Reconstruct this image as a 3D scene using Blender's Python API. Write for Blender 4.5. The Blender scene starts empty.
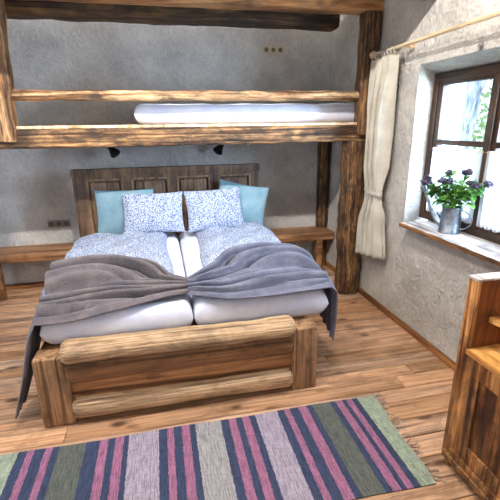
import bpy, bmesh, math, random
from mathutils import Vector, Matrix, noise, Euler
R = math.radians
PI = math.pi
random.seed(7)
S = bpy.context.scene
COL = S.collection

# ------------------------------------------------------------------ camera
f_px, yaw, pitch, roll, cam_h = 402.13, .21514, .30151, -.012543, 1.89956
fw = Vector((math.sin(yaw)*math.cos(pitch), math.cos(yaw)*math.cos(pitch), -math.sin(pitch)))
rt0 = Vector((math.cos(yaw), -math.sin(yaw), 0))
up0 = rt0.cross(fw)
rt = math.cos(roll)*rt0 + math.sin(roll)*up0
up = -math.sin(roll)*rt0 + math.cos(roll)*up0
cd = bpy.data.cameras.new('camera')
cd.sensor_width = 36
cd.lens = 36*f_px/500
cd.clip_start = .05
cam = bpy.data.objects.new('camera', cd)
COL.objects.link(cam)
cam.matrix_world = Matrix(((rt.x, up.x, -fw.x, 0), (rt.y, up.y, -fw.y, 0), (rt.z, up.z, -fw.z, cam_h), (0, 0, 0, 1)))
S.camera = cam

# ------------------------------------------------------------------ light
w = bpy.data.worlds.new('daylight')
S.world = w
w.use_nodes = True
bg = w.node_tree.nodes['Background']
bg.inputs[0].default_value = (.74, .87, 1.0, 1)
bg.inputs[1].default_value = 2.0


def light(name, typ, loc, target, power, color, **kw):
    d = bpy.data.lights.new(name, typ)
    d.energy = power
    d.color = color
    for k, v in kw.items():
        setattr(d, k, v)
    o = bpy.data.objects.new(name, d)
    COL.objects.link(o)
    o.location = loc
    o.rotation_euler = (Vector(target)-Vector(loc)).to_track_quat('-Z', 'Y').to_euler()
    return o


light('ceiling_lamp_right', 'POINT', (.75, 1.9, 3.6), (0, 0, 0), 205, (1, .95, .90), shadow_soft_size=.03)
light('ceiling_lamp_left', 'POINT', (-.75, 1.9, 3.6), (0, 0, 0), 180, (1, .95, .90), shadow_soft_size=.03)
light('fill_spot', 'SPOT', (.1, 1.88, 3.6), (.15, 5.0, .75), 330, (1, .95, .88), shadow_soft_size=.03, spot_size=R(62), spot_blend=.55)  # extra spot added to brighten the low wall strip and bed head
light('room_fill', 'AREA', (.1, -.75, 2.3), (.4, 3.8, 1.0), 12, (.66, .82, 1), shape='RECTANGLE', size=3.0, size_y=1.7)  # soft fill added behind the camera to lift the shadows
light('left_daylight', 'AREA', (-2.6, 2.3, 1.6), (-.6, 4.6, 1.2), 34, (.54, .73, 1), shape='RECTANGLE', size=1.3, size_y=1.3)
light('window_daylight', 'AREA', (3.5, 1.7, 2.1), (2.25, 3.0, 1.6), 700, (.56, .76, 1), shape='RECTANGLE', size=1.7, size_y=1.7)

S.view_settings.view_transform = 'Standard'
S.view_settings.look = 'None'
S.view_settings.gamma = 1
S.view_settings.use_curve_mapping = False
S.view_settings.exposure = 0.0


# ------------------------------------------------------------------ node helpers
def srgb(r, g, b):
    def c(v):
        v /= 255
        return v/12.92 if v <= .04045 else ((v+.055)/1.055)**2.4
    return (c(r), c(g), c(b), 1)


class NT:
    def __init__(s, name):
        s.m = bpy.data.materials.new(name)
        s.m.use_nodes = True
        s.t = s.m.node_tree
        s.b = s.t.nodes['Principled BSDF']
        s.out = s.t.nodes['Material Output']

    def n(s, typ, **kw):
        nd = s.t.nodes.new(typ)
        for k, v in kw.items():
            setattr(nd, k, v)
        return nd

    def l(s, a, b):
        s.t.links.new(a, b)

    def coords(s, scale, attr=False, loc=(0, 0, 0)):
        tc = s.n('ShaderNodeTexCoord')
        mp = s.n('ShaderNodeMapping')
        mp.inputs['Scale'].default_value = scale
        mp.inputs['Location'].default_value = loc
        if attr:
            at = s.n('ShaderNodeAttribute', attribute_name='rnd')
            ad = s.n('ShaderNodeVectorMath', operation='MULTIPLY_ADD')
            ad.inputs[1].default_value = (37, 23, 17)
            s.l(at.outputs['Color'], ad.inputs[0])
            s.l(tc.outputs['Object'], ad.inputs[2])
            s.l(ad.outputs[0], mp.inputs['Vector'])
        else:
            s.l(tc.outputs['Object'], mp.inputs['Vector'])
        return mp.outputs[0]

    def noise(s, vec, scale=1., detail=5., rough=.6, dist=0.):
        nd = s.n('ShaderNodeTexNoise')
        nd.inputs['Scale'].default_value = scale
        nd.inputs['Detail'].default_value = detail
        nd.inputs['Roughness'].default_value = rough
        nd.inputs['Distortion'].default_value = dist
        s.l(vec, nd.inputs['Vector'])
        return nd.outputs[0]

    def ramp(s, fac, stops, interp='LINEAR'):
        nd = s.n('ShaderNodeValToRGB')
        cr = nd.color_ramp
        cr.interpolation = interp
        while len(cr.elements) < len(stops):
            cr.elements.new(.5)
        for e, (p, c) in zip(cr.elements, sorted(stops, key=lambda q: q[0])):
            e.position = p
            e.color = c if len(c) == 4 else (*c, 1)
        s.l(fac, nd.inputs[0])
        return nd.outputs[0]

    def mix(s, fac, a, b, blend='MIX'):
        nd = s.n('ShaderNodeMix', data_type='RGBA', blend_type=blend)
        for sock, v in ((nd.inputs[0], fac), (nd.inputs[6], a), (nd.inputs[7], b)):
            if hasattr(v, 'is_linked'):
                s.l(v, sock)
            else:
                sock.default_value = v
        return nd.outputs[2]

    def math(s, op, a, b=0.):
        nd = s.n('ShaderNodeMath', operation=op)
        for sock, v in ((nd.inputs[0], a), (nd.inputs[1], b)):
            if hasattr(v, 'is_linked'):
                s.l(v, sock)
            else:
                sock.default_value = v
        return nd.outputs[0]

    def bump(s, h, strength=.4, dist=.01, prev=None):
        nd = s.n('ShaderNodeBump')
        nd.inputs['Strength'].default_value = strength
        nd.inputs['Distance'].default_value = dist
        s.l(h, nd.inputs['Height'])
        if prev is not None:
            s.l(prev, nd.inputs['Normal'])
        return nd.outputs[0]

    def fin(s, col=None, rough=.6, normal=None, **kw):
        if col is not None:
            if hasattr(col, 'is_linked'):
                s.l(col, s.b.inputs['Base Color'])
            else:
                s.b.inputs['Base Color'].default_value = col
        if hasattr(rough, 'is_linked'):
            s.l(rough, s.b.inputs['Roughness'])
        else:
            s.b.inputs['Roughness'].default_value = rough
        if normal is not None:
            s.l(normal, s.b.inputs['Normal'])
        for k, v in kw.items():
            s.b.inputs[k].default_value = v
        return s.m


def wood(name, axis, light_c, mid_c, dark_c, knots=.5, scorch=.35, across=9., rough=.55, attr=False, bump=.5, fine=.5, sfreq=2.2):
    t = NT(name)

    def sc(along, acr):
        v = [acr]*3
        v['XYZ'.index(axis)] = along
        return tuple(v)
    g = t.noise(t.coords(sc(.55, across), attr), 1, 6, .62, 1.2)
    fi = t.noise(t.coords(sc(1.6, across*3.6), attr), 1, 4, .7, .5)
    col = t.ramp(g, [(.34, dark_c), (.44, mid_c), (.56, light_c), (.70, mid_c)])
    fcol = t.ramp(fi, [(.36, (1-fine,)*3), (.56, (1.06,)*3)])
    col = t.mix(1.0, col, fcol, 'MULTIPLY')
    if scorch > 0:
        bl = t.noise(t.coords(sc(sfreq, sfreq*2.2), attr, (3, 5, 7)), 1, 5, .7, .6)
        k = t.ramp(bl, [(.50-scorch*.25, (0, 0, 0)), (.78-scorch*.25, (1, 1, 1))])
        col = t.mix(t.math('MULTIPLY', k, .85), col, tuple(c*.28 for c in dark_c[:3])+(1,))
    if knots > 0:
        vo = t.n('ShaderNodeTexVoronoi')
        vo.inputs['Scale'].default_value = 1
        t.l(t.coords(sc(2.6, 5.5), attr, (1, 2, 3)), vo.inputs['Vector'])
        k = t.ramp(vo.outputs['Distance'], [(.09, (1, 1, 1)), (.20, (0, 0, 0))])
        col = t.mix(t.math('MULTIPLY', k, knots), col, tuple(c*.35 for c in dark_c[:3])+(1,))
    if attr:
        at = t.n('ShaderNodeAttribute', attribute_name='rnd')
        sep = t.n('ShaderNodeSeparateColor')
        t.l(at.outputs['Color'], sep.inputs[0])
        hs = t.n('ShaderNodeHueSaturation')
        t.l(t.math('MULTIPLY_ADD', sep.outputs[0], .34), hs.inputs['Value'])
        hs.inputs['Value'].links[0].from_node.inputs[2].default_value = .83
        t.l(t.math('MULTIPLY_ADD', sep.outputs[1], .25), hs.inputs['Saturation'])
        hs.inputs['Saturation'].links[0].from_node.inputs[2].default_value = .80
        t.l(col, hs.inputs['Color'])
        col = hs.outputs[0]
    nb = t.bump(g, bump*.8, .02)
    nb = t.bump(fi, bump, .006, nb)
    return t.fin(col, rough, nb)


def plaster(name, c1, c2, bump=.7):
    t = NT(name)
    v = t.coords((1, 1, 1))
    a = t.noise(v, 8, 7, .66, .45)
    b = t.noise(v, 34, 5, .6, .4)
    c = t.noise(v, 2.2, 5, .65)
    col = t.ramp(c, [(.35, c2), (.65, c1)])
    col = t.mix(.35, col, t.ramp(b, [(.35, (.55, .55, .55)), (.6, (1, 1, 1))]), 'MULTIPLY')
    n1 = t.bump(a, bump, .06)
    n2 = t.bump(b, bump*.9, .018, n1)
    return t.fin(col, .9, n2)


def cloth(name, c1, c2, weave=220., rough=.9, bump=.3, streak=0.):
    t = NT(name)
    v = t.coords((1, 1, 1))
    a = t.noise(v, 6, 4, .6)
    col = t.ramp(a, [(.35, c2), (.65, c1)])
    b = t.noise(v, weave, 2, .6)
    col = t.mix(.35, col, t.ramp(b, [(.35, (.5, .5, .5)), (.6, (1, 1, 1))]), 'MULTIPLY')
    n1 = t.bump(b, bump, .003)
    return t.fin(col, rough, n1, **{'Sheen Weight': .15})


M = {}
TAN, BRN, DRK = srgb(206, 164, 112), srgb(160, 106, 60), srgb(78, 46, 24)
M['floor'] = wood('floor_planks', 'X', srgb(206, 164, 128), srgb(184, 138, 102), srgb(140, 96, 66), 1., .06, 13, .42, True, .45, .45, 3.)
M['post'] = wood('hewn_post_wood', 'Z', srgb(180, 132, 80), srgb(98, 62, 33), srgb(26, 15, 8), .6, .7, 17, .65, False, 1., .7, 5.)
M['beam'] = wood('hewn_beam_wood', 'X', srgb(208, 162, 110), srgb(116, 75, 42), srgb(30, 18, 9), .7, .72, 15, .65, False, 1., .7, 4.)
M['rail'] = wood('peeled_rail_wood', 'X', srgb(236, 202, 156), srgb(164, 112, 64), srgb(62, 35, 17), .8, .48, 15, .6, False, .9, .6, 4.)
M['postlight'] = wood('pale_post_wood', 'Z', srgb(222, 182, 132), srgb(158, 112, 68), srgb(64, 38, 20), .7, .4, 14, .6, False, .9, .6, 3.)
M['darkbeam'] = wood('old_dark_beam_wood', 'X', srgb(136, 100, 58), srgb(74, 50, 28), srgb(16, 11, 8), .4, .8, 8, .7, False, .9, .6)
M['lightbeam'] = wood('pale_beam_wood', 'X', srgb(206, 160, 110), srgb(168, 116, 70), srgb(104, 64, 34), .5, .1, 9, .6, False, .6, .5)
M['deck'] = wood('deck_board_wood', 'Y', srgb(236, 208, 170), srgb(214, 178, 136), srgb(170, 126, 86), .2, 0, 9, .6, True, .3, .3)
M['bedpost'] = wood('bed_post_wood', 'Z', srgb(186, 146, 108), srgb(144, 106, 72), srgb(80, 52, 33), .4, .10, 20, .5, False, .6, .42)
M['bedlog'] = wood('bed_log_wood', 'X', srgb(214, 184, 146), srgb(174, 138, 102), srgb(84, 56, 34), .8, .08, 26, .5, False, .6, .55)
M['bedboard'] = wood('bed_board_wood', 'X', srgb(158, 114, 72), srgb(124, 84, 49), srgb(70, 43, 23), .5, .15, 15, .5, False, .5, .45)
M['bedfoot'] = wood('bed_foot_board_wood', 'X', srgb(204, 152, 98), srgb(170, 118, 70), srgb(108, 68, 36), .5, .05, 12, .5, False, .5, .45)
M['headboard'] = wood('headboard_wood', 'Z', srgb(122, 94, 70), srgb(92, 67, 47), srgb(50, 33, 22), .3, .35, 11, .6, False, .7, .35)
M['headpanel'] = wood('headboard_panel_wood', 'Z', srgb(142, 114, 88), srgb(112, 84, 62), srgb(70, 48, 34), .3, .2, 12, .6, False, .7, .35)
M['headbead'] = wood('headboard_bead_wood', 'Z', srgb(150, 122, 92), srgb(118, 92, 66), srgb(74, 52, 35), .1, .1, 14, .6, False, .4, .3)
M['bench'] = wood('bench_wood', 'X', srgb(174, 130, 88), srgb(138, 96, 62), srgb(90, 58, 34), .4, .1, 8, .5, False, .4, .4)
M['cab'] = wood('cabinet_wood', 'Z', srgb(226, 164, 98), srgb(146, 86, 40), srgb(40, 19, 7), .8, .6, 14, .42, False, .7, .6, 3.2)
M['cabin'] = wood('cabinet_inner_wood', 'Z', srgb(146, 82, 42), srgb(112, 58, 27), srgb(56, 27, 11), .7, .3, 8, .4, False, .4, .4)
M['cabshelf'] = wood('cabinet_shelf_wood', 'Y', srgb(232, 178, 106), srgb(206, 144, 76), srgb(150, 92, 42), .5, .05, 8, .38, False, .4, .35)
M['cabdark'] = wood('cabinet_panel_wood', 'Z', srgb(196, 132, 72), srgb(116, 66, 30), srgb(36, 17, 7), .8, .7, 10, .42, False, .6, .5, 3.)
M['sill'] = wood('weathered_sill_lit_edge_wood', 'Y', srgb(226, 222, 220), srgb(196, 188, 184), srgb(110, 88, 72), .4, .15, 8, .5, False, .5, .5)
M['silledge'] = wood('sill_edge_wood', 'Y', srgb(160, 112, 64), srgb(104, 66, 36), srgb(48, 29, 15), .4, .3, 14, .6, False, .6, .5)
M['win'] = wood('window_frame_wood', 'Z', srgb(74, 50, 30), srgb(54, 36, 21), srgb(30, 19, 11), .2, .1, 14, .5, False, .4, .4)
M['winh'] = wood('window_rail_wood', 'Y', srgb(74, 50, 30), srgb(54, 36, 21), srgb(30, 19, 11), .2, .1, 14, .5, False, .4, .4)
M['base'] = wood('baseboard_wood', 'Y', srgb(170, 116, 66), srgb(132, 84, 46), srgb(80, 46, 24), .3, .1, 10, .5, False, .4, .4)
M['basex'] = wood('baseboard_back_wood', 'X', srgb(170, 116, 66), srgb(132, 84, 46), srgb(80, 46, 24), .3, .1, 10, .5, False, .4, .4)
M['rod'] = wood('curtain_rod_wood', 'Y', srgb(226, 204, 170), srgb(206, 180, 144), srgb(160, 126, 92), .1, 0, 14, .5, False, .2, .2)
M['wall'] = plaster('rough_plaster', srgb(218, 217, 214), srgb(184, 183, 182))
M['wallr'] = plaster('rough_plaster_light', srgb(224, 220, 212), srgb(192, 188, 182), 1.)
M['ceil'] = plaster('ceiling_plaster', srgb(226, 220, 208), srgb(200, 192, 180), .3)
M['sheet'] = cloth('white_sheet', srgb(230, 234, 250), srgb(212, 219, 243), 300, .85, .12)
M['teal'] = cloth('teal_cotton', srgb(128, 160, 174), srgb(104, 140, 158), 260, .85, .15)
M['throw_brown'] = cloth('brown_grey_throw', srgb(116, 108, 110), srgb(90, 85, 92), 70, .95, .9)
M['throw_blue'] = cloth('blue_grey_throw', srgb(116, 118, 136), srgb(90, 92, 112), 70, .95, .9)
M['underside_shade'] = cloth('blue_underside_shade', srgb(74, 104, 158), srgb(58, 84, 136), 200, .9, .2)  # bluish shade for the throw undersides, put into a colour
M['linen'] = cloth('linen_curtain', srgb(206, 200, 186), srgb(182, 176, 162), 240, .9, .3)
M['plate'] = NT('cream_plastic').fin(srgb(196, 186, 160), .5)
M['hole'] = NT('socket_hole').fin(srgb(112, 102, 84), .6)
M['plateshade'] = NT('shaded_plastic').fin(srgb(128, 124, 120), .5)  # the loft's shade on this plate and its outlets, put into their grey
M['holeshade'] = NT('shaded_socket_hole').fin(srgb(84, 80, 78), .6)
M['black'] = NT('black_metal').fin(srgb(14, 14, 16), .45)
M['hinge'] = NT('dark_iron').fin(srgb(40, 34, 30), .5, Metallic=.6)


def mk_floral():
    t = NT('leaf_print_cotton')
    v = t.coords((1, 1, 1))
    ds = t.noise(v, 30, 2, .5)
    vm = t.n('ShaderNodeVectorMath', operation='MULTIPLY_ADD')
    t.l(ds, vm.inputs[0])
    vm.inputs[1].default_value = (.03, .03, .03)
    t.l(v, vm.inputs[2])
    vo = t.n('ShaderNodeTexVoronoi')
    vo.inputs['Scale'].default_value = 105
    t.l(vm.outputs[0], vo.inputs['Vector'])
    k = t.ramp(vo.outputs['Distance'], [(.44, (0, 0, 0)), (.56, (1, 1, 1))])
    col = t.mix(k, srgb(186, 194, 208), srgb(84, 102, 140))
    n1 = t.bump(t.noise(v, 11, 4, .6), .35, .03)
    return t.fin(col, .85, n1)


M['floral'] = mk_floral()


def mk_rug():
    t = NT('striped_rug_weave')
    tc = t.n('ShaderNodeTexCoord')
    sp = t.n('ShaderNodeSeparateXYZ')
    t.l(tc.outputs['Object'], sp.inputs[0])
    x0, x1 = -1.32, 1.325    # measured from the rug's own centre
    wob = t.noise(t.coords((6, 40, 1)), 1, 2, .5)
    xx = t.math('ADD', sp.outputs[0], t.math('MULTIPLY', t.math('SUBTRACT', wob, .5), .014))
    fac = t.math('DIVIDE', t.math('SUBTRACT', xx, x0), x1-x0)
    G, N, P, O, L = srgb(146, 160, 142), srgb(48, 60, 90), srgb(146, 98, 128), srgb(86, 92, 88), srgb(156, 148, 166)
    GR = srgb(150, 150, 154)
    st = [(-1.26, G), (-.974, N), (-.924, P), (-.885, N), (-.822, P), (-.776, N), (-.742, O), (-.583, N), (-.505, P), (-.445, N),
          (-.403, P), (-.36, N), (-.325, L), (-.14, N), (-.089, P), (-.044, N), (.008, P), (.054, N), (.10, GR), (.267, N), (.315, P),
          (.363, N), (.411, P), (.46, N), (.50, L), (.658, N), (.709, P), (.752, N), (.811, P), (.87, N), (.92, O), (1.05, N), (1.09, P),
          (1.142, N), (1.175, P), (1.215, N), (1.255, G)]
    # two ramps of at most 32 stops, joined at the middle
    st = [(x-.06, c) for x, c in st]
    A = [((x-x0)/(x1-x0), c) for x, c in st if x < .035]
    B = [((x-x0)/(x1-x0), c) for x, c in st if x >= .035]
    ra = t.ramp(fac, A, 'CONSTANT')
    rb = t.ramp(fac, B, 'CONSTANT')
    col = t.mix(t.math('GREATER_THAN', fac, (.04-x0)/(x1-x0)), ra, rb)
    th = t.noise(t.coords((130, 10, 1)), 1, 3, .75)
    col = t.mix(1.0, col, t.ramp(th, [(.36, (.52, .52, .54)), (.60, (1.15, 1.13, 1.13))]), 'MULTIPLY')
    th2 = t.noise(t.coords((14, 70, 1)), 1, 3, .7)
    col = t.mix(.5, col, t.ramp(th2, [(.35, (.7, .7, .7)), (.6, (1.1, 1.1, 1.1))]), 'MULTIPLY')
    return t.fin(col, .95, t.bump(th, .5, .006))


M['rug'] = mk_rug()
M['fringe'] = cloth('cream_fringe', srgb(200, 188, 170), srgb(140, 104, 88), 60, .9, .1)


def mk_zinc():
    t = NT('galvanised_zinc')
    v = t.coords((1, 1, 1))
    a = t.noise(v, 24, 4, .6)
    col = t.ramp(a, [(.35, srgb(128, 138, 150)), (.65, srgb(172, 180, 190))])
    ro = t.math('MULTIPLY_ADD', a, .25)
    ro.node.inputs[2].default_value = .25
    return t.fin(col, ro, None, Metallic=.9)


M['zinc'] = mk_zinc()


def mk_leaf(name, c1, c2):
    t = NT(name)
    a = t.noise(t.coords((1, 1, 1)), 24, 3, .6)
    return t.fin(t.ramp(a, [(.35, c1), (.65, c2)]), .5)


M['leaf'] = mk_leaf('green_leaf', srgb(58, 110, 44), srgb(120, 178, 86))
M['stem'] = mk_leaf('green_stem', srgb(70, 96, 50), srgb(104, 132, 70))
M['bloom'] = mk_leaf('dusky_bloom', srgb(30, 25, 40), srgb(76, 64, 90))
M['treeleaf'] = mk_leaf('garden_leaf', srgb(96, 140, 80), srgb(170, 196, 140))
M['bark'] = wood('pale_bark', 'Z', srgb(186, 190, 198), srgb(140, 146, 156), srgb(80, 84, 94), .2, .1, 10, .8, False, .8, .4)
M['shutter'] = wood('pale_blue_shutter_wood', 'Z', srgb(214, 222, 232), srgb(176, 190, 206), srgb(120, 136, 156), .1, .0, 12, .7, False, .4, .3)
M['lawn'] = mk_leaf('garden_lawn', srgb(120, 140, 96), srgb(160, 176, 130))


def mk_glass():
    t = NT('window_glass')
    tr = t.n('ShaderNodeBsdfTransparent')
    gl = t.n('ShaderNodeBsdfGlossy')
    gl.inputs['Roughness'].default_value = .02
    mx = t.n('ShaderNodeMixShader')
    mx.inputs[0].default_value = .05
    t.l(tr.outputs[0], mx.inputs[1])
    t.l(gl.outputs[0], mx.inputs[2])
    t.l(mx.outputs[0], t.out.inputs[0])
    return t.m


M['glass'] = mk_glass()


def mk_sheer():
    t = NT('sheer_white_voile')
    tr = t.n('ShaderNodeBsdfTransparent')
    tl = t.n('ShaderNodeBsdfTranslucent')
    df = t.n('ShaderNodeBsdfDiffuse')
    tl.inputs[0].default_value = (.95, .96, 1, 1)
    df.inputs[0].default_value = (.92, .93, .97, 1)
    m1 = t.n('ShaderNodeMixShader')
    m1.inputs[0].default_value = .35
    t.l(tl.outputs[0], m1.inputs[1])
    t.l(df.outputs[0], m1.inputs[2])
    m2 = t.n('ShaderNodeMixShader')
    m2.inputs[0].default_value = .72
    t.l(tr.outputs[0], m2.inputs[1])
    t.l(m1.outputs[0], m2.inputs[2])
    t.l(m2.outputs[0], t.out.inputs[0])
    return t.m


M['sheer'] = mk_sheer()


# ------------------------------------------------------------------ object helpers
def link(name, bm, mats, parent=None, smooth=True, angle=40, loc=None):
    me = bpy.data.meshes.new(name)
    bmesh.ops.recalc_face_normals(bm, faces=bm.faces)
    if loc is not None:
        bmesh.ops.translate(bm, verts=bm.verts, vec=-Vector(loc))
    bm.to_mesh(me)
    bm.free()
    if not isinstance(mats, (list, tuple)):
        mats = [mats]
    for m in mats:
        me.materials.append(M[m] if isinstance(m, str) else m)
    if smooth:
        me.polygons.foreach_set('use_smooth', [True]*len(me.polygons))
        try:
            me.set_sharp_from_angle(angle=R(angle))
        except Exception:
            pass
    o = bpy.data.objects.new(name, me)
    COL.objects.link(o)
    if loc is not None:
        o.location = loc
    if parent is not None:
        o.parent = parent
    return o


def thing(name, label, cat, loc=(0, 0, 0), group=None):
    o = bpy.data.objects.new(name, None)
    o.empty_display_size = .05
    COL.objects.link(o)
    o.location = loc
    return tag(o, label, cat, group)


def tag(o, label, cat, group=None):
    o['label'] = label
    o['category'] = cat
    if group:
        o['group'] = group
    return o


def struct(o):
    o['kind'] = 'structure'
    return o


def part(name, bm, mats, parent, **kw):
    """mesh given in world coordinates, parented under a thing"""
    p = parent
    off = Vector((0, 0, 0))
    while p is not None:
        off += p.location
        p = p.parent
    bmesh.ops.translate(bm, verts=bm.verts, vec=-off)
    return link(name, bm, mats, parent, **kw)


def box(bm, x0, x1, y0, y1, z0, z1, bev=0., seg=2, rnd=None, mat=0):
    b = bmesh.new()
    bmesh.ops.create_cube(b, size=1)
    for v in b.verts:
        v.co = Vector(((x0+x1)/2+v.co.x*(x1-x0), (y0+y1)/2+v.co.y*(y1-y0), (z0+z1)/2+v.co.z*(z1-z0)))
    if bev > 0:
        bmesh.ops.bevel(b, geom=b.edges[:], offset=bev, segments=seg, affect='EDGES', profile=.6)
    merge(bm, b, rnd, mat)


def merge(bm, b, rnd=None, mat=0, mx=None):
    lay = None
    if rnd is not None:
        lay = bm.verts.layers.float_color.get('rnd') or bm.verts.layers.float_color.new('rnd')
    mp = {}
    for v in b.verts:
        nv = bm.verts.new(mx @ v.co if mx else v.co)
        if lay is not None:
            nv[lay] = rnd
        mp[v] = nv
    for f in b.faces:
        try:
            nf = bm.faces.new([mp[v] for v in f.verts])
            nf.material_index = mat if mat else f.material_index
        except ValueError:
            pass
    b.free()


def rough_log(bm, p0, p1, a, b, expo=2., seg=20, n=24, amp=.01, freq=5., seed=0., taper=1., ref=(0, 0, 1), endr=.0):
    """hewn timber from p0 to p1: cross-section half sizes a (sideways) and b (along ref), superellipse exponent expo"""
    p0, p1 = Vector(p0), Vector(p1)
    d = (p1-p0)
    L = d.length
    d.normalize()
    rf = Vector(ref)
    s = d.cross(rf).normalized()
    r = s.cross(d).normalized()
    rings = []
    for i in range(n+1):
        t = i/n
        k = 1+(taper-1)*t
        if endr > 0:
            e = min(t*L, (1-t)*L)
            if e < endr:
                k *= .72+.28*math.sqrt(max(0, 1-(1-e/endr)**2))
        c = p0+d*(L*t)
        ring = []
        for j in range(seg):
            an = 2*PI*j/seg
            ca, sa = math.cos(an), math.sin(an)
            px = math.copysign(abs(ca)**(2/expo), ca)
            py = math.copysign(abs(sa)**(2/expo), sa)
            q = c+s*(px*a*k)+r*(py*b*k)
            nn = noise.noise(q*freq+Vector((seed, seed*1.7, seed*.3)))+.5*noise.noise(q*freq*2.7+Vector((seed*2, 0, seed)))
            dirv = (s*px+r*py).normalized()
            ring.append(bm.verts.new(q+dirv*amp*nn))
        rings.append(ring)
    for i in range(n):
        for j in range(seg):
            bm.faces.new((rings[i][j], rings[i][(j+1) % seg], rings[i+1][(j+1) % seg], rings[i+1][j]))
    bm.faces.new(rings[0][::-1])
    bm.faces.new(rings[-1])


def tube(bm, pts, r, seg=8, cap=True):
    pts = [Vector(p) for p in pts]
    rs = r if isinstance(r, (list, tuple)) else [r]*len(pts)
    rings = []
    prev = None
    for i, p in enumerate(pts):
        d = (pts[min(i+1, len(pts)-1)]-pts[max(i-1, 0)]).normalized()
        if prev is None:
            s = d.orthogonal().normalized()
        else:
            s = (prev-d*prev.dot(d)).normalized()
        prev = s
        u = d.cross(s)
        rings.append([bm.verts.new(p+(s*math.cos(2*PI*j/seg)+u*math.sin(2*PI*j/seg))*rs[i]) for j in range(seg)])
    for a, b in zip(rings, rings[1:]):
        for j in range(seg):
            bm.faces.new((a[j], a[(j+1) % seg], b[(j+1) % seg], b[j]))
    if cap:
        bm.faces.new(rings[0][::-1])
        bm.faces.new(rings[-1])


def lathe(bm, prof, c, seg=32):
    """prof: list of (r, z)"""
    rings = []
    for r, z in prof:
        rings.append([bm.verts.new((c[0]+r*math.cos(2*PI*j/seg), c[1]+r*math.sin(2*PI*j/seg), c[2]+z)) for j in range(seg)])
    for a, b in zip(rings, rings[1:]):
        for j in range(seg):
            bm.faces.new((a[j], a[(j+1) % seg], b[(j+1) % seg], b[j]))
    if prof[0][0] > 1e-5:
        bm.faces.new(rings[0][::-1])
    if prof[-1][0] > 1e-5:
        bm.faces.new(rings[-1])
    bmesh.ops.remove_doubles(bm, verts=bm.verts, dist=1e-5)


def ball(bm, c, r, sub=1, sc=(1, 1, 1)):
    b = bmesh.new()
    bmesh.ops.create_icosphere(b, subdivisions=sub, radius=r)
    for v in b.verts:
        v.co = Vector((v.co.x*sc[0], v.co.y*sc[1], v.co.z*sc[2]))+Vector(c)
    merge(bm, b)


def interp(pts, t):
    """smooth (Catmull-Rom) interpolation of a list of tuples at t in 0..1"""
    n = len(pts)-1
    x = min(max(t, 0), 1)*n
    i = min(int(x), n-1)
    fr = x-i
    P = [Vector(pts[min(max(k, 0), n)]) for k in (i-1, i, i+1, i+2)]
    return .5*((2*P[1])+(-P[0]+P[2])*fr+(2*P[0]-5*P[1]+4*P[2]-P[3])*fr*fr+(-P[0]+3*P[1]-3*P[2]+P[3])*fr**3)


def grid_faces(bm, g, mat=0):
    for i in range(len(g)-1):
        for j in range(len(g[0])-1):
            f = bm.faces.new((g[i][j], g[i+1][j], g[i+1][j+1], g[i][j+1]))
            f.material_index = mat


# ------------------------------------------------------------------ the room
XW, YB, ZC = 2.2, 5.15, 3.9
XL, YF = -2.7, -1.3
bm = bmesh.new()
y = YF
while y < YB:
    wd = random.uniform(.125, .175)
    y2 = min(y+wd, YB)
    x = XL-random.uniform(0, 2)
    while x < XW:
        ln = random.uniform(2.2, 4.2)
        x2 = min(x+ln, XW)
        if x2 > XL:
            xa = max(x, XL)
            dz = random.uniform(-.0012, .0)
            box(bm, xa+.0015, x2-.0015, y+.0026, y2-.0026, -.04, dz, .004, 1, (random.random(), random.random(), random.random(), 1))
        x += ln
    y = y2
box(bm, XL, XW, YF, YB, -.07, -.041, rnd=(.0, .5, .5, 1))
struct(link('floor', bm, 'floor', smooth=False))


def wall_grid(name, mat, fn, us, vs, thick_dir):
    bm = bmesh.new()
    g = [[bm.verts.new(fn(u, v)) for v in vs] for u in us]
    grid_faces(bm, g)
    return struct(link(name, bm, mat))


def lin(a, b, n):
    return [a+(b-a)*i/n for i in range(n+1)]


def nz(x, y, z, f=3., a=.008):
    return a*(noise.noise(Vector((x*f, y*f, z*f)))+.5*noise.noise(Vector((x*f*3, y*f*3, z*f*3))))


# back wall with real lumps, and a slab behind it
bm = bmesh.new()
g = [[bm.verts.new((x, YB+max(-.0035, nz(x, 9, z, 4, .007)), z)) for z in lin(0, ZC, 60)] for x in lin(XL, XW+.3, 90)]
grid_faces(bm, g)
box(bm, XL, XW+.3, YB+.03, YB+.25, -.05, ZC)
struct(link('wall_back', bm, 'wall'))

# right wall: opening for the window with plastered reveals
WY0, WY1, WZ0, WZ1 = 1.93, 3.285, 1.0, 2.365     # opening on the room face
FX = 2.40                                       # plane of the window frame
OY0, OY1, OZ0, OZ1 = 1.96, 3.34, 1.04, 2.30     # opening at the frame
bm = bmesh.new()


def rw(y, z):
    edge = min(abs(y-WY0), abs(y-WY1), abs(z-WZ0), abs(z-WZ1))
    return (XW+max(-.004, nz(7, y, z, 4, .009)), y, z)


def patch(y0, y1, z0, z1, ny, nzz):
    g = [[bm.verts.new(rw(yy, zz)) for zz in lin(z0, z1, nzz)] for yy in lin(y0, y1, ny)]
    grid_faces(bm, g)


patch(YF, WY0, 0, WZ0, 30, 20)
patch(YF, WY0, WZ0, WZ1, 30, 24)
patch(YF, WY0, WZ1, ZC, 30, 14)
patch(WY0, WY1, 0, WZ0, 26, 20)
patch(WY0, WY1, WZ1, ZC, 26, 14)
patch(WY1, YB, 0, WZ0, 36, 20)
patch(WY1, YB, WZ0, WZ1, 36, 24)
patch(WY1, YB, WZ1, ZC, 36, 14)


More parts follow.
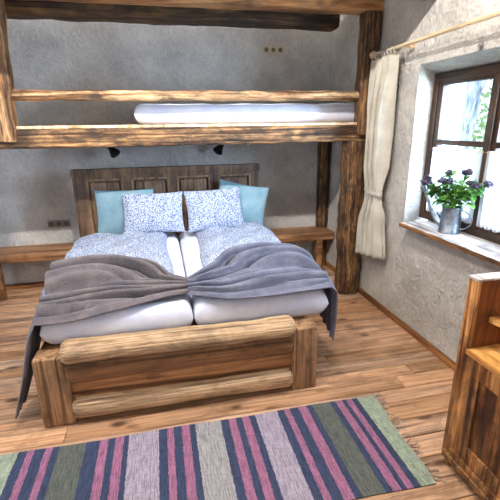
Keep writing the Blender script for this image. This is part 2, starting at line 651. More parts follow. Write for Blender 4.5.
def reveal(a0, a1, b0, b1, n=20, m=5):
    a0, a1, b0, b1 = map(Vector, (a0, a1, b0, b1))
    g = []
    for i in range(n+1):
        row = []
        for j in range(m+1):
            t, s = i/n, j/m
            p = (a0.lerp(a1, t)).lerp(b0.lerp(b1, t), s)
            if j == 0:
                p = Vector(rw(p.y, p.z))
            else:
                k = nz(p.x, p.y, p.z, 7, .006)
                p = p+Vector((0, k, k))
            row.append(bm.verts.new(p))
        g.append(row)
    grid_faces(bm, g)


FB = FX+.02
reveal((XW, WY1, WZ0), (XW, WY1, WZ1), (FB, OY1, OZ0-.04), (FB, OY1, OZ1))
reveal((XW, WY0, WZ0), (XW, WY0, WZ1), (FB, OY0, OZ0-.04), (FB, OY0, OZ1))
reveal((XW, WY0, WZ1), (XW, WY1, WZ1), (FB, OY0, OZ1), (FB, OY1, OZ1))
reveal((XW, WY0, WZ0), (XW, WY1, WZ0), (FB, OY0, OZ0-.04), (FB, OY1, OZ0-.04))
bmesh.ops.remove_doubles(bm, verts=bm.verts, dist=.0005)
# outer skin of the wall
for (a, b, c, d) in ((YF, OY0, -.05, ZC), (OY1, YB+.25, -.05, ZC), (OY0, OY1, -.05, OZ0-.045), (OY0, OY1, OZ1+.01, ZC)):
    box(bm, XW+.19, XW+.29, a, b, c, d)
struct(link('wall_right', bm, 'wallr'))

bm = bmesh.new()
box(bm, XL-.1, XL, YF, YB+.25, -.05, ZC)
struct(link('wall_left', bm, 'wall'))
bm = bmesh.new()
box(bm, XL-.1, XW+.3, YF-.1, YF, -.05, ZC)
struct(link('wall_front', bm, 'wall'))
bm = bmesh.new()
box(bm, XL-.1, XW+.3, YF-.1, YB+.25, ZC, ZC+.1)
struct(link('ceiling', bm, 'ceil'))
bm = bmesh.new()
box(bm, XL, XW-.022, YB-.026, YB-.004, .0, .062, .004)
struct(link('baseboard_back', bm, 'basex'))
bm = bmesh.new()
box(bm, XW-.026, XW-.004, 1.7, YB-.004, .0, .062, .004)
struct(link('baseboard_right', bm, 'base'))

# ------------------------------------------------------------------ window
win = struct(bpy.data.objects.new('window_1', None))
COL.objects.link(win)
win.location = (FX, (OY0+OY1)/2, OZ0)
bm = bmesh.new()
fx0, fx1 = FX-.015, FX+.06
box(bm, fx0, fx1, OY1-.075, OY1, OZ0, OZ1, .006)
box(bm, fx0, fx1, OY0, OY0+.075, OZ0, OZ1, .006)
part('window_frame', bm, 'win', win)
bm = bmesh.new()
box(bm, fx0, fx1, OY0+.07, OY1-.07, OZ1-.075, OZ1, .006)
box(bm, fx0, fx1, OY0+.07, OY1-.07, OZ0, OZ0+.065, .006)
part('window_frame_rail', bm, 'winh', win)
for (a, b) in ((2.63, 3.265), (2.035, 2.605)):
    sash = bmesh.new()
    xs0, xs1 = FX-.005, FX+.05
    box(sash, xs0, xs1, a, a+.05, OZ0+.06, OZ1-.07, .005)
    box(sash, xs0, xs1, b-.05, b, OZ0+.06, OZ1-.07, .005)
    so = part('casement', sash, 'win', win)
    rl = bmesh.new()
    box(rl, xs0+.002, xs1-.002, a+.045, b-.045, OZ1-.10, OZ1-.07, .005)
    box(rl, xs0+.002, xs1-.002, a+.045, b-.045, OZ0+.06, OZ0+.13, .005)
    box(rl, xs0+.002, xs1-.002, a+.045, b-.045, 1.715, 1.757, .005)
    part('casement_rail', rl, 'winh', so)
    for (z0, z1) in ((1.757, OZ1-.10), (OZ0+.13, 1.715)):
        pg = bmesh.new()
        box(pg, FX+.026, FX+.031, a+.047, b-.047, z0-.003, z1+.003)
        part('pane', pg, 'glass', so)
bm = bmesh.new()
box(bm, fx0-.012, fx0+.03, 2.592, 2.645, OZ0+.062, OZ1-.072, .008)
part('mullion_strip', bm, 'win', win)
# window board
bm = bmesh.new()
g = []
n = 40
box(bm, XW-.105, FX+.005, 1.86, 3.185, 1.006, 1.040, .006, 2)
sill = part('window_sill', bm, 'sill', win)
bm = bmesh.new()
rough_log(bm, (XW-.105, 1.86, 1.022), (XW-.105, 3.187, 1.022), .008, .018, 3, 12, 40, .006, 9, 3)
part('sill_edge', bm, 'silledge', sill)


def cafe(y0, y1, label):
    bm = bmesh.new()
    g = []
    n = 90
    for i in range(n+1):
        u = i/n
        yy = y0+(y1-y0)*u
        row = []
        for j in range(25):
            v = j/24
            z = 1.695-(1.695-1.125)*v+(.006*math.sin(u*46) if j == 24 else 0)
            am = .004+.006*v
            xx = FX-.024+am*math.sin(u*2*PI*13+.8*math.sin(v*3+u*5))+.004*math.sin(u*2*PI*29)
            row.append(bm.verts.new((xx, yy, z)))
        g.append(row)
    grid_faces(bm, g)
    o = thing('cafe_curtain', label, 'curtain', (FX-.024, (y0+y1)/2, 1.695))
    part('curtain_cloth', bm, 'sheer', o, angle=180)
    bm = bmesh.new()
    tube(bm, [(FX-.024, y0-.015, 1.682), (FX-.024, y1+.015, 1.682)], .004, 8)
    tube(bm, [(FX-.024, y0-.012, 1.682), (FX-.006, y0-.012, 1.682)], .004, 6)
    tube(bm, [(FX-.024, y1+.012, 1.682), (FX-.006, y1+.012, 1.682)], .004, 6)
    part('curtain_wire', bm, 'rod', o)


cafe(2.645, 3.225, 'sheer white cafe curtain over the lower left half of the window, behind the watering can')
cafe(2.06, 2.60, 'sheer white cafe curtain at the right edge of the photo, over the right casement')

# ------------------------------------------------------------------ garden outside
bm = bmesh.new()
box(bm, 2.9, 14, -8, 16, -.4, -.3)
struct(link('garden_ground', bm, 'lawn', smooth=False))
bm = bmesh.new()
rough_log(bm, (4.45, 5.80, -.31), (4.45, 4.88, 4.6), .13, .13, 2, 18, 40, .04, 3, 8, .8, (0, 1, 0))
t = thing('tree', 'pale grey tree trunk seen through the upper left window pane', 'tree', (4.45, 5.80, -.31))
part('trunk', bm, 'bark', t)
bm = bmesh.new()
rough_log(bm, (4.45, 5.28, 2.45), (4.6, 5.9, 3.6), .05, .05, 2, 10, 14, .02, 4, 2, .6, (1, 0, 0))
part('branch', bm, 'bark', t)
bm = bmesh.new()
rs = random.Random(4)
for k in range(600):
    c = Vector((5.4+rs.uniform(-.5, .6), 6.0+rs.gauss(0, .35), 1.9+rs.gauss(0, .32)))
    e = Euler((rs.uniform(0, 6), rs.uniform(0, 6), rs.uniform(0, 6))).to_matrix()
    s = rs.uniform(.03, .07)
    vs = [bm.verts.new(c+e @ Vector(q)*s) for q in ((-1, 0, 0), (0, -.5, .1), (1.1, 0, 0), (0, .5, .1))]
    bm.faces.new(vs)
fo = part('foliage', bm, 'treeleaf', t, smooth=False)
fo['kind'] = 'stuff'
# open shutter folded back outside the window
sh = thing('window_shutter', 'pale bluish plank shutter folded open outside the left casement', 'shutter', (2.56, 3.40, 1.05))
bm = bmesh.new()
for k in range(5):
    box(bm, 2.545+k*.075, 2.618+k*.075, 3.37+k*.052, 3.395+k*.052, 1.05, 2.32, .004)
part('plank_leaf', bm, 'shutter', sh)
for zz in (1.3, 2.1):
    bm = bmesh.new()
    rough_log(bm, (2.5, 3.375, zz), (2.58, 3.375, zz), .01, .02, 4, 8, 2, 0, 1, 0)
    part('hinge', bm, 'hinge', sh)

# ------------------------------------------------------------------ ceiling beams
bm = bmesh.new()
rough_log(bm, (-2.69, 4.06, 3.007), (XW-.004, 4.06, 3.007), .10, .092, 7, 28, 60, .008, 4, 1)
tag(link('ceiling_beam', bm, 'lightbeam'), 'lighter brown timber beam along the top edge of the photo, resting on the loft posts', 'beam')
bm = bmesh.new()
rough_log(bm, (-2.69, 4.36, 2.966), (1.88, 4.36, 2.966), .115, .133, 8, 28, 60, .012, 4, 5)
tag(link('ceiling_beam', bm, 'darkbeam'), 'blackened old beam with a sawn right end, above and behind the loft rail', 'beam')
bm = bmesh.new()
rough_log(bm, (-2.69, 3.2, 3.09), (XW-.004, 3.2, 3.09), .11, .26, 7, 24, 30, .008, 4, 11)
struct(link('shadow_joist_1', bm, 'beam'))  # unseen joist inferred from a wall shadow, deepened to block light passing over it

# ------------------------------------------------------------------ loft
LY = 4.06
loft = thing('loft_bed', 'rough-hewn timber loft bed on log posts above the double bed', 'loft bed', (.4, LY, 0))
bm = bmesh.new()
rough_log(bm, (2.105, 4.02, 1.79), (2.10, 4.02, 2.915), .088, .085, 5, 24, 30, .014, 5, 21, 1.0, (0, 1, 0))
part('post', bm, 'post', loft)
bm = bmesh.new()
rough_log(bm, (-1.315, 4.02, 1.79), (-1.235, 4.02, 2.915), .115, .09, 4, 24, 30, .016, 5, 27, .97, (0, 1, 0))
part('post', bm, 'postlight', loft)
bm = bmesh.new()
rough_log(bm, (2.055, 4.09, 0.0), (2.058, 4.09, 1.725), .132, .13, 2.5, 32, 50, .022, 6, 31, 1.0, (0, 1, 0))
part('support_log', bm, 'post', loft)
bm = bmesh.new()
rough_log(bm, (-1.95, 4.09, 0.0), (-1.57, 4.09, 1.725), .12, .12, 2.5, 24, 40, .02, 6, 37, 1.0, (0, 1, 0))
part('support_log', bm, 'post', loft)
bm = bmesh.new()
rough_log(bm, (2.115, 5.06, 0.0), (2.115, 5.06, 1.885), .073, .07, 4, 20, 40, .01, 6, 41, 1.0, (0, 1, 0))
part('rear_post', bm, 'post', loft)
bm = bmesh.new()
rough_log(bm, (-1.60, 4.06, 1.803), (XW-.012, 4.06, 1.803), .07, .083, 8, 28, 90, .010, 5, 47)
part('front_beam', bm, 'beam', loft)
bm = bmesh.new()
rough_log(bm, (-1.20, 4.03, 2.166), (2.03, 4.03, 2.166), .042, .046, 2.4, 20, 90, .010, 5, 53)
part('guard_rail', bm, 'rail', loft)
bm = bmesh.new()
rough_log(bm, (-1.60, 5.06, 1.80), (2.05, 5.06, 1.80), .05, .08, 8, 16, 20, .004, 5, 57)
part('rear_beam', bm, 'beam', loft)
xx = -1.60
k = 0
while xx < XW-.02:
    wd = random.uniform(.19, .225)
    x2 = min(xx+wd, XW-.012)
    if XW-.012-x2 < .06:
        x2 = XW-.012
    bm = bmesh.new()
    box(bm, xx+.0015, x2-.0015, 3.995+random.uniform(0, .006), 5.13, 1.887, 1.914, .003, 1, (random.random(), random.random(), random.random(), 1))
    part('deck_board', bm, 'deck', loft)
    xx = x2


def soft_slab(bm, x0, x1, y0, y1, z0, z1, rad, nx=40, ny=30, lump=.006, seed=0, expo=3.2, freq=4.):
    """rounded, slightly lumpy slab such as a mattress or a quilt"""
    def prof(t, a, b, r):
        return t
    top, bot = [], []
    zm = (z0+z1)/2
    for sgn, store in ((1, top), (-1, bot)):
        for i in range(nx+1):
            row = []
            for j in range(ny+1):
                # parametrise with dense edges
                u = -math.cos(PI*i/nx)
                v = -math.cos(PI*j/ny)
                ex = min(1-abs(u), 1)*(x1-x0)/2
                ey = min(1-abs(v), 1)*(y1-y0)/2
                h = 1.
                for e in (ex, ey):
                    if e < rad:
                        q = 1-e/rad
                        h *= (1-q**expo)**(1/expo) if q < 1 else 0.
                X = (x0+x1)/2+u*(x1-x0)/2
                Y = (y0+y1)/2+v*(y1-y0)/2
                Z = zm+sgn*h*(z1-z0)/2
                if sgn > 0:
                    Z += h*lump*(noise.noise(Vector((X*freq, Y*freq, seed)))+.6*noise.noise(Vector((X*freq*2.3, Y*freq*2.3, seed+9))))
                row.append(bm.verts.new((X, Y, Z)))
            store.append(row)
    grid_faces(bm, top)
    grid_faces(bm, bot)
    bmesh.ops.remove_doubles(bm, verts=bm.verts, dist=.0004)


bm = bmesh.new()
soft_slab(bm, -.20, 2.17, 4.17, 5.02, 1.916, 2.105, .095, 60, 30, .008, 3, 2.3)
o = link('loft_mattress', bm, 'sheet', angle=180)
tag(o, 'white sheeted mattress lying on the loft deck behind the guard rail', 'mattress')


# black reading spots under the loft
def spot(x, label, yawr):
    o = thing('reading_spot', label, 'lamp', (x, 4.95, 1.886), 'black reading spots under the loft')
    bm = bmesh.new()
    lathe(bm, [(.035, 0), (.035, -.02), (.012, -.026), (.008, -.03), (.008, -.19), (0, -.19)], (x, 4.95, 1.886), 16)
    part('stem', bm, 'black', o)
    b = bmesh.new()
    lathe(b, [(.0, .06), (.022, .06), (.03, .04), (.034, 0), (.062, -.075), (.058, -.075), (.03, -.01), (0, -.01)], (0, 0, 0), 20)
    bm = bmesh.new()
    mx = Matrix.Translation((x, 4.93, 1.655)) @ Euler((R(-28), R(38*yawr), 0)).to_matrix().to_4x4()
    merge(bm, b, mx=mx)
    part('lamp_head', bm, 'black', o)


spot(-.515, 'black reading spot under the loft above the left half of the headboard', -1)
spot(.73, 'black reading spot under the loft above the right half of the headboard', 1)


def socket(x, z, n, wd, label, pm='plate', hm='hole'):
    o = thing('power_socket', label, 'socket', (x, YB, z))
    bm = bmesh.new()
    box(bm, x-wd/2, x+wd/2, YB-.016, YB+.01, z-.042, z+.042, .005)
    part('cover_plate', bm, pm, o)
    for k in range(n):
        cx = x-wd/2+wd*(k+.5)/n
        bm = bmesh.new()
        b = bmesh.new()
        lathe(b, [(.0, 0), (.026, 0), (.026, .003), (.021, .003), (.020, .0015), (0, .0015)], (0, 0, 0), 20)
        merge(bm, b, mx=Matrix.Translation((cx, YB-.016, z)) @ Euler((R(90), 0, 0)).to_matrix().to_4x4())
        part('outlet', bm, hm, o)


socket(1.44, 2.757, 3, .26, 'cream triple power socket high on the back wall above the loft mattress')
socket(-1.243, .785, 3, .25, 'shaded grey triple power socket on the back wall left of the headboard', 'plateshade', 'holeshade')

# ------------------------------------------------------------------ bench along the back wall
bench = thing('wall_bench', 'plain brown plank bench along the back wall behind the bed', 'bench', (.1, 4.95, 0))
bm = bmesh.new()
rough_log(bm, (-2.3, 4.94, .497), (2.165, 4.94, .497), .195, .052, 12, 28, 50, .004, 3, 61)
part('seat', bm, 'bench', bench)
for x in (1.985, -1.885, .1):
    bm = bmesh.new()
    box(bm, x-.04, x+.04, 4.765, 4.845, 0, .448, .006)
    part('leg', bm, 'bench', bench)

# ------------------------------------------------------------------ double bed
bed = thing('double_bed', 'rustic double bed of logs and planks below the loft', 'bed', (.1, 3.55, 0))


def legpost(x0, x1):
    bm = bmesh.new()
    box(bm, x0, x1, 2.43, 2.58, 0, .512, .018, 3)
    for v in bm.verts:
        v.co += Vector((nz(v.co.x, v.co.y, v.co.z, 5, .006), 0, 0))
    part('leg', bm, 'bedpost', bed)


legpost(-.875, -.675)
legpost(.838, 1.03)
bm = bmesh.new()
rough_log(bm, (-.695, 2.452, .535), (.842, 2.452, .532), .088, .072, 2.2, 28, 60, .010, 3, 71, .96, (0, 0, 1), .05)
part('upper_rail_log', bm, 'bedlog', bed)
bm = bmesh.new()
rough_log(bm, (-.69, 2.478, .395), (.842, 2.478, .39), .072, .082, 4, 28, 60, .007, 3, 73, .98, (0, 0, 1), .03)
part('upper_rail_plank', bm, 'bedboard', bed)
bm = bmesh.new()
box(bm, -.69, .84, 2.462, 2.53, .15, .36, .006)
part('foot_board', bm, 'bedfoot', bed)
bm = bmesh.new()
rough_log(bm, (-.68, 2.475, .108), (.84, 2.475, .108), .075, .078, 2.4, 24, 60, .008, 3, 77, .96, (0, 0, 1), .04)
part('lower_rail_log', bm, 'bedlog', bed)
for x in (-.84, .97):
    bm = bmesh.new()
    box(bm, x-.03, x+.03, 2.57, 4.66, .22, .49, .008)
    part('side_rail', bm, 'bedboard', bed)
bm = bmesh.new()
box(bm, -.82, .98, 2.58, 4.65, .44, .512, .004)
part('slat_base', bm, 'bedboard', bed)
# headboard with four raised panels
hb = bmesh.new()
HX0, HX1, HY = -.93, 1.137, 4.69
box(hb, HX0, HX1, HY-.005, HY+.035, .12, 1.46, .004)
edges = [(-.93, -.775), (-.425, -.30), (.075, .195), (.54, .67), (1.02, 1.137)]
for a, b in edges:
    box(hb, a, b, HY-.032, HY, .12, 1.40, .005)
box(hb, HX0-.01, HX1+.01, HY-.036, HY+.04, 1.385, 1.465, .006)
box(hb, HX0, HX1, HY-.030, HY, 1.352, 1.388, .004)
box(hb, HX0, HX1, HY-.031, HY, .12, .72, .004)
hbo = part('headboard', hb, 'headboard', bed)
for (a, b) in zip(edges, edges[1:]):
    bm = bmesh.new()
    x0, x1 = a[1]-.006, b[0]+.006
    box(bm, x0+.028, x1-.028, HY-.026, HY, .75, 1.318, .018, 2)
    part('panel', bm, 'headpanel', hbo)
    bm = bmesh.new()
    for (xa, xb, za, zb) in ((x0-.012, x0+.012, .72, 1.355), (x1-.012, x1+.012, .72, 1.355), (x0-.012, x1+.012, 1.334, 1.356), (x0-.012, x1+.012, .72, .742)):
        box(bm, xa, xb, HY-.040, HY-.002, za, zb, .005)
    part('panel_moulding', bm, 'headbead', hbo)

# mattresses
MZ = .738
for (x0, x1, lab) in ((-.835, .15, 'white sheeted mattress on the left half of the double bed'), (.158, 1.15, 'white sheeted mattress on the right half of the double bed')):
    bm = bmesh.new()
    soft_slab(bm, x0, x1, 2.548, 4.645, .514, MZ, .085, 40, 60, .006, x0*3, 2.3)
    tag(link('mattress', bm, 'sheet', angle=180), lab, 'mattress', 'mattresses of the double bed')


# duvets
DUV = {}


def cover_z(X, Y):
    z = MZ+.012
    for fn in DUV.values():
        z = max(z, fn(X, Y))
    return z


def duvet(x0, x1, y0, y1, label, seed, over):
    bm = bmesh.new()
    nx, ny = 70, 80
    top, bot = [], []
    for i in range(nx+1):
        rt_, rb_ = [], []
        for j in range(ny+1):
            u, v = -math.cos(PI*i/nx), -math.cos(PI*j/ny)
            X = (x0+x1)/2+u*(x1-x0)/2
            Y = (y0+y1)/2+v*(y1-y0)/2
            Y += .03*math.sin(X*5+seed)*(v > 0)*v
            X += .02*math.sin(Y*4+seed)
            ex = (1-abs(u))*(x1-x0)/2
            ey = (1-abs(v))*(y1-y0)/2
            h = 1
            for e, rad in ((ex, .16), (ey, .14)):
                if e < rad:
                    q = 1-e/rad
                    h *= math.sqrt(max(0, 1-q*q))
            # quilted channels plus lumps
            th = .088+.015*math.sin((X-x0)*2*PI/.34)*math.sin((Y-y0)*2*PI/.40)
            th += .016*noise.noise(Vector((X*5, Y*5, seed)))+.010*noise.noise(Vector((X*13, Y*11, seed)))
            Z = MZ+.007
            # overhang past the mattress side sags
            d = max(0, (-.87-X) if over < 0 else (X-1.16))
            sag = 0 if d <= 0 else -1.6*d
            rt_.append(bm.verts.new((X, Y, Z+h*th+sag)))
            rb_.append(bm.verts.new((X, Y, Z+sag)))
        top.append(rt_)
        bot.append(rb_)
    def top_z(X, Y):
        ex, ey = min(X-x0+.02, x1+.02-X), min(Y-y0, y1-Y)
        if ex <= 0 or ey <= 0:
            return 0
        h = 1
        for e, rad in ((ex, .16), (ey, .14)):
            if e < rad:
                h *= math.sqrt(max(0, 1-(1-e/rad)**2))
        return MZ+.012+h*.132
    DUV[label] = top_z
    grid_faces(bm, top)
    grid_faces(bm, bot)
    bmesh.ops.remove_doubles(bm, verts=bm.verts, dist=.0004)
    tag(link('duvet', bm, 'floral', angle=180), label, 'duvet', 'leaf print duvets on the double bed')


duvet(-.915, .03, 2.80, 4.42, 'blue and white leaf print duvet spread on the left mattress', 1.3, -1)
duvet(.315, 1.135, 2.80, 4.50, 'blue and white leaf print duvet spread on the right mattress', 4.1, 1)


# pillows
def pillow(name, c, w_, h_, t_, lean, rollz, yawz, mat, label, seed, group):
    bm = bmesh.new()
    n = 30
    f, b = [], []
    for i in range(n+1):
        rf, rb = [], []
        for j in range(n+1):
            u, v = -math.cos(PI*i/n), -math.cos(PI*j/n)
            # pinched outline: edges pull in between the corners
            px = u*(w_/2)*(1-.055*(1-v*v))
            pz = v*(h_/2)*(1-.06*(1-u*u))
            th = t_/2*((1-u*u)**.55)*((1-v*v)**.55)
            wr = .010*noise.noise(Vector((u*3+seed, v*3, seed)))+.005*noise.noise(Vector((u*8+seed, v*7, 1)))
            k = (1-u**4)*(1-v**4)
            rf.append(bm.verts.new((px, -th+wr*k, pz)))
            rb.append(bm.verts.new((px, th+wr*k, pz)))
        f.append(rf)
        b.append(rb)
    grid_faces(bm, f)
    grid_faces(bm, b)
    bmesh.ops.remove_doubles(bm, verts=bm.verts, dist=.0004)
    mx = Euler((R(-lean), 0, R(yawz))).to_matrix() @ Euler((0, R(rollz), 0)).to_matrix()
    bm.transform(mx.to_4x4())
    bm2 = bmesh.new()
    merge(bm2, bm)
    bmesh.ops.translate(bm2, verts=bm2.verts, vec=c)
    return tag(link(name, bm2, mat, angle=180, loc=c), label, 'pillow', group)


pillow('pillow', (-.40, 4.525, .995), .63, .52, .17, 12, 0, -3, 'teal', 'pale teal pillow against the headboard behind the left patterned pillow', 1, 'plain teal pillows')
pillow('pillow', (.895, 4.525, 1.015), .60, .50, .17, 12, 13, 3, 'teal', 'pale teal pillow against the headboard behind the right patterned pillow', 5, 'plain teal pillows')
pillow('pillow', (-.10, 4.335, 1.015), .64, .44, .15, 18, 0, -2, 'floral', 'blue and white leaf print pillow on the left side of the bed', 9, 'leaf print pillows')
pillow('pillow', (.555, 4.335, 1.02), .63, .45, .15, 18, -2, 3, 'floral', 'blue and white leaf print pillow on the right side of the bed', 12, 'leaf print pillows')


FA = .15
# throws: gathered in the middle, fanned out and hanging over the bed's sides
def throw(name, rear, front, drape_r, drape_f, mat, label, seed, nf):
    bm = bmesh.new()
    nu, nd, nv = 80, 30, 84
    g = []
    for i in range(nu+nd+1):
        row = []
        for j in range(nv+1):
            v = j/nv
            if i <= nu:
                u = i/nu
                a, b = interp(rear, u), interp(front, u)
                d = 0
            else:
                d = (i-nu)/nd
                u = 1
                a, b = interp([rear[-1]]+drape_r, d), interp([front[-1]]+drape_f, d)
            p = a.lerp(b, v)
            wdt = (a-b).length
            # ridges run lengthways and converge on the gathered middle
            vv = v+.06*math.sin(u*3.2+seed)*(4*v*(1-v))+.05*noise.noise(Vector((u*2.2, v*2, seed)))
            fold = 0
            for q, (fr, am) in enumerate(((nf, 1.), (nf*1.73, .55), (nf*3.3, .2))):
                ph = seed*(q+1)*1.7+u*(1.1-q*.8)
                gate = .7+.3*math.sin(u*4.1+q*2.3+seed+v*5)
                fold += am*gate*(abs(math.sin(PI*fr*vv+ph))**.8-.55)
            amp = FA*min(1, .45+wdt*.9)*(1-.45*u)
            env = min(1, v*9)*min(1, (1-v)*9)
            h = env*amp*fold+.008*(1-u)*4*v*(1-v)
            h += .004*noise.noise(Vector((u*6+seed, v*16, d*3)))
            sx = 1 if rear[-1][0] > 0 else -1
            if d == 0:
                zc = max(cover_z(p.x, p.y), cover_z(p.x, p.y-.03))+.010+h+.42*amp*env
                p = p+Vector((0, -.55*env*(h-.3*amp), h+.012))
                if p.y > 2.60:
                    p.z = max(p.z, zc)
            else:
                k = min(1, d*3)
                p = p+Vector((sx*(h*.7+.012)*k, 0, (h+.012)*(1-k)))
            row.append(bm.verts.new(p))
        g.append(row)
    grid_faces(bm, g)
    bmesh.ops.smooth_vert(bm, verts=bm.verts, factor=.25, use_axis_x=True, use_axis_y=True, use_axis_z=True)
    o = link(name, bm, [mat, 'underside_shade'], angle=180)
    m = o.modifiers.new('thickness', 'SOLIDIFY')
    m.thickness = .008
    m.offset = 1
    return tag(o, label, 'throw blanket', 'throws across the double bed')


throw('throw_blanket',
      [(.15, 2.76, .80), (.02, 2.84, .83), (-.13, 2.97, .86), (-.45, 3.19, .87), (-.66, 3.24, .86), (-.80, 3.17, .83)],
      [(.15, 2.64, .765), (-.03, 2.605, .765), (-.20, 2.56, .75), (-.43, 2.52, .725), (-.65, 2.50, .70), (-.845, 2.515, .695)],
      [(-.875, 3.05, .70), (-.93, 2.85, .42), (-1.02, 2.68, .12)], [(-.88, 2.495, .60), (-.945, 2.49, .35), (-1.03, 2.48, .07)],
      'throw_brown', 'brownish grey throw gathered across the left half of the bed, trailing to the floor', 2.1, 4.3)
throw('throw_blanket',
      [(.13, 2.74, .81), (.24, 2.79, .85), (.37, 2.90, .88), (.63, 3.09, .89), (.90, 3.15, .87), (1.16, 3.04, .82)],
      [(.13, 2.60, .77), (.22, 2.565, .765), (.40, 2.50, .75), (.66, 2.49, .745), (.90, 2.50, .75), (1.16, 2.53, .745)],
      [(1.205, 3.02, .70), (1.22, 3.0, .5), (1.23, 2.92, .36)], [(1.20, 2.55, .68), (1.21, 2.57, .45), (1.21, 2.60, .28)],
      'throw_blue', 'blue grey throw folded across the right half of the bed, hanging over its right side', 5.3, 4.1)

# ------------------------------------------------------------------ rug
rug = thing('striped_rug', 'flat woven runner rug striped in navy, pink, grey and pale green', 'rug', (.06, 1.86, 0))
bm = bmesh.new()
g0, g1 = [], []
for i in range(81):
    u = i/80
    r0, r1 = [], []
    for j in range(25):
        v = j/24
        X = -1.26+(1.392-.04*(1-v)+1.26)*u
        Y = 1.475+.02*(1-u)+(2.236-1.475-.02*(1-u))*v
        X += .006*math.sin(v*9)*(u > .97)
        Y += .005*math.sin(u*17)
        z = .0085+.0025*noise.noise(Vector((X*4, Y*4, 0)))
        r0.append(bm.verts.new((X, Y, z)))
        r1.append(bm.verts.new((X, Y, .0005)))
    g0.append(r0)
    g1.append(r1)
grid_faces(bm, g0)
grid_faces(bm, g1)
nx, ny = 80, 24
for i in range(nx):
    bm.faces.new((g0[i][0], g0[i+1][0], g1[i+1][0], g1[i][0]))
    bm.faces.new((g0[i][ny], g0[i+1][ny], g1[i+1][ny], g1[i][ny]))
for j in range(ny):
    bm.faces.new((g0[0][j], g0[0][j+1], g1[0][j+1], g1[0][j]))
    bm.faces.new((g0[nx][j], g0[nx][j+1], g1[nx][j+1], g1[nx][j]))
ro = part('woven_field', bm, 'rug', rug)
rs = random.Random(3)
for side in (1, -1):
    for k in range(26):
        v = (k+.5)/26
        Yc = 1.48+(2.23-1.48)*v
        X0 = (1.388-.04*(1-v)) if side > 0 else -1.255
        bm = bmesh.new()
        a = rs.uniform(-.6, .6)
        L = rs.uniform(.045, .075)
        pts = [(X0+side*L*t, Yc+a*L*t+.008*math.sin(t*4+k), .0045+.002*math.sin(t*3)) for t in lin(0, 1, 5)]
        tube(bm, pts, [.003, .0032, .0045, .003, .004, .0045], 6)
        ball(bm, pts[2], .006, 1)
        part('tassel', bm, 'fringe', rug)

# ------------------------------------------------------------------ curtain rod and curtain
RX, RZ = 2.085, 2.525
rod = thing('curtain_rod', 'pale wooden curtain rod with a round finial above the window', 'curtain rod', (RX, 2.4, RZ))
bm = bmesh.new()
tube(bm, [(RX, 3.90, RZ), (RX, 2.5, RZ+.004), (RX, 1.1, RZ+.008)], .0145, 14)
part('pole', bm, 'rod', rod)
bm = bmesh.new()
tube(bm, [(RX, 3.855, RZ), (RX, 3.862, RZ), (RX, 3.88, RZ), (RX, 3.905, RZ), (RX, 3.92, RZ)], [.016, .03, .034, .032, .018], 18)
part('finial', bm, 'rod', rod)
for yy in (3.40, 1.5):
    bm = bmesh.new()
    tube(bm, [(RX, yy, RZ), (XW-.01, yy, RZ)], .011, 10)
    tube(bm, [(XW-.025, yy, RZ), (XW-.003, yy, RZ)], .026, 14)
    part('bracket', bm, 'rod', rod)

cur = thing('window_curtain', 'cream linen curtain tied back on the left of the window', 'curtain', (RX, 3.66, RZ))
ZT = 2.475
prof = [  # t, y_near, y_far, pleat depth
    (0.0, 3.48, 3.83, .045), (.25, 3.52, 3.84, .066), (.50, 3.53, 3.835, .068), (.645, 3.555, 3.81, .030), (.68, 3.56, 3.81, .030), (.80, 3.50, 3.85, .060), (1.0, 3.42, 3.865, .055)]


def cprof(t):
    for a, b in zip(prof, prof[1:]):
        if t <= b[0]:
            k = (t-a[0])/(b[0]-a[0])
            k = k*k*(3-2*k)
            return [a[i]+(b[i]-a[i])*k for i in (1, 2, 3)]
    return prof[-1][1:]


bm = bmesh.new()
g = []
for i in range(121):
    s = i/120
    row = []
    for j in range(61):
        t = j/60
        z0 = .60-.06*s
        z = ZT-(ZT-z0)*t
        ya, yb, am = cprof(t)
        ph = 2*PI*3.6*s+.5*math.sin(t*4+s*3)+.4
        yy = ya+(yb-ya)*s+.016*math.sin(2*ph)
        xx = RX+am*math.sin(ph)+.008*noise.noise(Vector((s*7, t*5, 2)))
        row.append(bm.verts.new((xx, yy, z)))
    g.append(row)
grid_faces(bm, g)
cl = part('curtain_cloth', bm, 'linen', cur, angle=180)
m = cl.modifiers.new('thickness', 'SOLIDIFY')
m.thickness = .004
for k in range(7):
    yy = 3.495+.32*k/6
    bm = bmesh.new()
    n = 16
    ring = []
    for i in range(n):
        a = 2*PI*i/n
        rr = .0185
        zz = RZ+rr*math.sin(a)
        if math.sin(a) < -.5:
            zz -= .03*(-.5-math.sin(a))*2
        ring.append((RX+rr*math.cos(a), zz))
    for i in range(n):
        p, q = ring[i], ring[(i+1) % n]
        for (c1, c2) in ((-1, 1),):
            v = [bm.verts.new((p[0], yy-.016, p[1])), bm.verts.new((q[0], yy-.016, q[1])), bm.verts.new((q[0], yy+.016, q[1])), bm.verts.new((p[0], yy+.016, p[1]))]
            bm.faces.new(v)
    bmesh.ops.remove_doubles(bm, verts=bm.verts, dist=.0005)
    part('tab_loop', bm, 'linen', cur)
bm = bmesh.new()
ring = []
for i in range(28):
    a = 2*PI*i/28
    ring.append((RX+.05*math.cos(a), 3.687+.158*math.sin(a), 1.245+.012*math.sin(a)))
